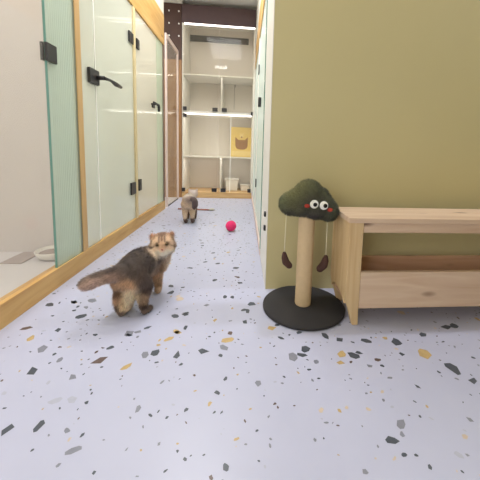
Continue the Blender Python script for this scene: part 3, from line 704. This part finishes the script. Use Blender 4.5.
def coat1(p):
    c = base1(p); q = p-np.array(hc); u = q@np.array(Rr); v = q@np.array(U); w = q@np.array(F)
    face = np.clip((w-.004)/.018, 0, 1)*np.clip((.070-np.linalg.norm(q, axis=1))/.008, 0, 1)
    def mark(m, col, amt):
        k = (m*amt*face)[:, None]; c[:] = c*(1-k)+np.array(srgb(*col)[:3])*k
    mark(np.exp(-((np.abs(u)-.013)/.0035)**2)*(v > .014)*(v < .042), (88, 68, 58), .85)
    mark(np.exp(-(u/.0028)**2)*(v > .020)*(v < .048), (88, 68, 58), .8)
    mark(np.exp(-((np.hypot(np.abs(u)-.0205, (v-.004)*1.5))/.0105)**2), (70, 54, 46), .85)
    mark(np.exp(-((np.abs(u)-.042)/.009)**2-((v+.004+(np.abs(u)-.04)*.5)/.004)**2), (96, 74, 62), .7)
    mark(1/(1+np.exp((v+.024)/.004)), (240, 226, 208), .75)
    mark(np.exp(-((np.abs(u)-.0085)/.004)**2-((v+.008)/.012)**2), (214, 176, 148), .6)
    body = np.clip((np.linalg.norm(q, axis=1)-.07)/.02, 0, 1)
    s = .5+.5*np.sin(p[:, 1]*95+p[:, 2]*40+3*np.sin(p[:, 0]*40)); n = .5+.5*np.sin(p[:, 0]*170+1.3)*np.sin(p[:, 1]*150)*np.sin(p[:, 2]*160+.7)
    c *= (1+body*(.22*(s-.5)+.30*(n-.5)))[:, None]
    leg = (p[:, 2] < .13)*body
    bar = np.exp(-((p[:, 2]-.045)/.012)**2)+np.exp(-((p[:, 2]-.108)/.012)**2)
    outer = ((p[:, 0] < -.505)+(p[:, 0] > -.435))*(p[:, 1] < 1.32)
    c *= (1-.42*leg*bar*outer)[:, None]
    return c*1.2
cat1 = furry('cat', g1, coat1, M['coat'], 60000, len1, .0006, comb1, spread=.45, jitter=.28)
tag(cat1, 'grey-brown and golden cat standing tail out, looking back at the viewer', 'cat')
cat_face(cat1, g1, hc, F, Rr, U, 1.0, M['cat_eye'])

# smaller-looking pale cat farther down the corridor, seen from behind
hk = V((-.520, 3.02, .252))
body2 = [
    [(-.530, 2.81, .225, .058), (-.530, 2.88, .225, .058), (-.530, 2.95, .225, .054), (-.525, 2.99, .232, .045), (hk.x, hk.y, hk.z, .045)],
    [(-.530, 2.82, .185, .052), (-.530, 2.92, .185, .050)],
    [(-.555, 2.81, .185, .045), (-.562, 2.84, .13, .036), (-.558, 2.80, .085, .025), (-.552, 2.785, .04, .020), (-.548, 2.79, .02, .018), (-.546, 2.815, .016, .016)],
    [(-.505, 2.81, .185, .045), (-.496, 2.84, .13, .036), (-.490, 2.81, .085, .025), (-.488, 2.80, .04, .020), (-.486, 2.805, .02, .018), (-.484, 2.83, .016, .016)],
    [(-.555, 2.96, .19, .036), (-.562, 2.975, .11, .025), (-.563, 2.975, .05, .02), (-.563, 2.965, .019, .0175)],
    [(-.500, 2.96, .19, .036), (-.494, 2.975, .11, .025), (-.493, 2.975, .05, .02), (-.493, 2.965, .019, .0175)],
    [(-.515, 2.765, .235, .030), (-.488, 2.735, .250, .022), (-.462, 2.722, .246, .024), (-.450, 2.715, .222, .029), (-.449, 2.712, .195, .029), (-.456, 2.715, .175, .022)],
    [(hk.x, hk.y, hk.z, .052, .048, .046)], [(hk.x, hk.y+.035, hk.z-.014, .026, .026, .022)],
    [(hk.x-.032, hk.y, hk.z+.03, .016), (hk.x-.041, hk.y, hk.z+.052, .006)], [(hk.x+.032, hk.y, hk.z+.03, .016), (hk.x+.041, hk.y, hk.z+.052, .006)],
]
g2 = grow(body2, .0045, 3)
an2 = [((-.53, 2.80, .285), (220, 204, 190)), ((-.53, 2.90, .285), (214, 196, 180)), ((-.585, 2.82, .22), (214, 184, 156)), ((-.50, 2.75, .20), (206, 182, 160)), ((-.53, 2.76, .17), (222, 194, 164)), ((-.56, 2.76, .12), (222, 192, 160)), ((-.53, 2.77, .13), (208, 184, 160)),
       ((-.50, 2.77, .12), (214, 186, 156)), ((-.56, 2.77, .07), (218, 192, 166)), ((-.552, 2.77, .025), (92, 74, 68)), ((-.49, 2.78, .07), (214, 190, 162)), ((-.487, 2.78, .035), (104, 84, 78)), ((-.56, 2.96, .03), (120, 98, 84)), ((-.49, 2.96, .03), (120, 98, 84)),
       ((-.505, 2.74, .255), (170, 148, 138)), ((-.47, 2.70, .255), (110, 94, 92)), ((-.45, 2.69, .22), (92, 80, 82)), ((-.45, 2.69, .18), (98, 84, 84)), ((-.41, 2.71, .2), (104, 90, 90)), (tuple(hk+V((0, -.03, .04))), (206, 192, 190)), (tuple(hk), (206, 180, 158))]
cat2 = furry('cat', g2, shepard(an2, 5), M['coat'], 14000, .012, .0011, comb_from([((-.53, 2.9, .2), (0, -1, -.5)), ((-.53, 2.8, .1), (0, 0, -1)), ((-.45, 2.71, .2), (0, 0, -1))]))
tag(cat2, 'pale cream-tan cat with dark tail standing farther down the corridor by the cabinet', 'cat')
cat_face(cat2, g2, hk, V((0, 1, -.1)).normalized(), V((-1, 0, 0)), V((0, .1, 1)).normalized(), .95, M['cat_eye'])

# ------------------------------------------------------------------ lights
def area(name, loc, size, power, rot=(0, 0, 0), col=(1, 1, 1), sy=None):
    l = bpy.data.lights.new(name, 'AREA'); l.energy = power; l.color = col; l.size = size
    if sy: l.shape = 'RECTANGLE'; l.size_y = sy
    o = bpy.data.objects.new(name, l); COL.objects.link(o); o.location = loc; o.rotation_euler = rot; return o
area('ceiling_light', (-.62, 1.25, ZC-.05), .3, 9, col=(.95, .97, 1), sy=.3)
area('ceiling_light', (-.42, 2.5, ZC-.05), .6, 27, col=(.97, .98, 1), sy=1.2)
area('ceiling_light', (-.6, -.7, ZC-.05), 1.4, 4, col=(.93, .95, 1), sy=1.2)
area('shop_window_light', (-1.3, -1.5, 1.25), 1.8, 44, rot=(PI/2, 0, -.25), col=(.95, .97, 1), sy=1.6)  # fill light added behind the camera to brighten front faces
area('ceiling_light', (-1.75, 1.0, ZC-.05), .9, 11, col=(1, .99, 1), sy=1.4)
area('ceiling_light', (-1.75, 2.6, ZC-.05), .9, 30, col=(.99, 1, 1), sy=1.8)
area('ceiling_light', (1.2, 3.2, ZC-.05), 1.0, 60, sy=1.6)
sp = bpy.data.lights.new('ceiling_spot', 'AREA'); sp.energy = 22; sp.size = .12; sp.color = (.86, .9, 1)
so = bpy.data.objects.new('ceiling_spot', sp); COL.objects.link(so); so.location = (2.05, 1.36, 2.55)
so.rotation_euler = (V((-.1, 1.1, 0))-V(so.location)).to_track_quat('-Z', 'Y').to_euler()
for z_, p_ in ((2.392, .6), (1.73, .9), (1.195, 1.6), (.582, 1.9)):  # those under the upper and lowest shelves are added fill, without led strips
    area('shelf_light', (-.39, YC+.06, z_), .85, p_, col=(1, .96, .92), sy=.03)
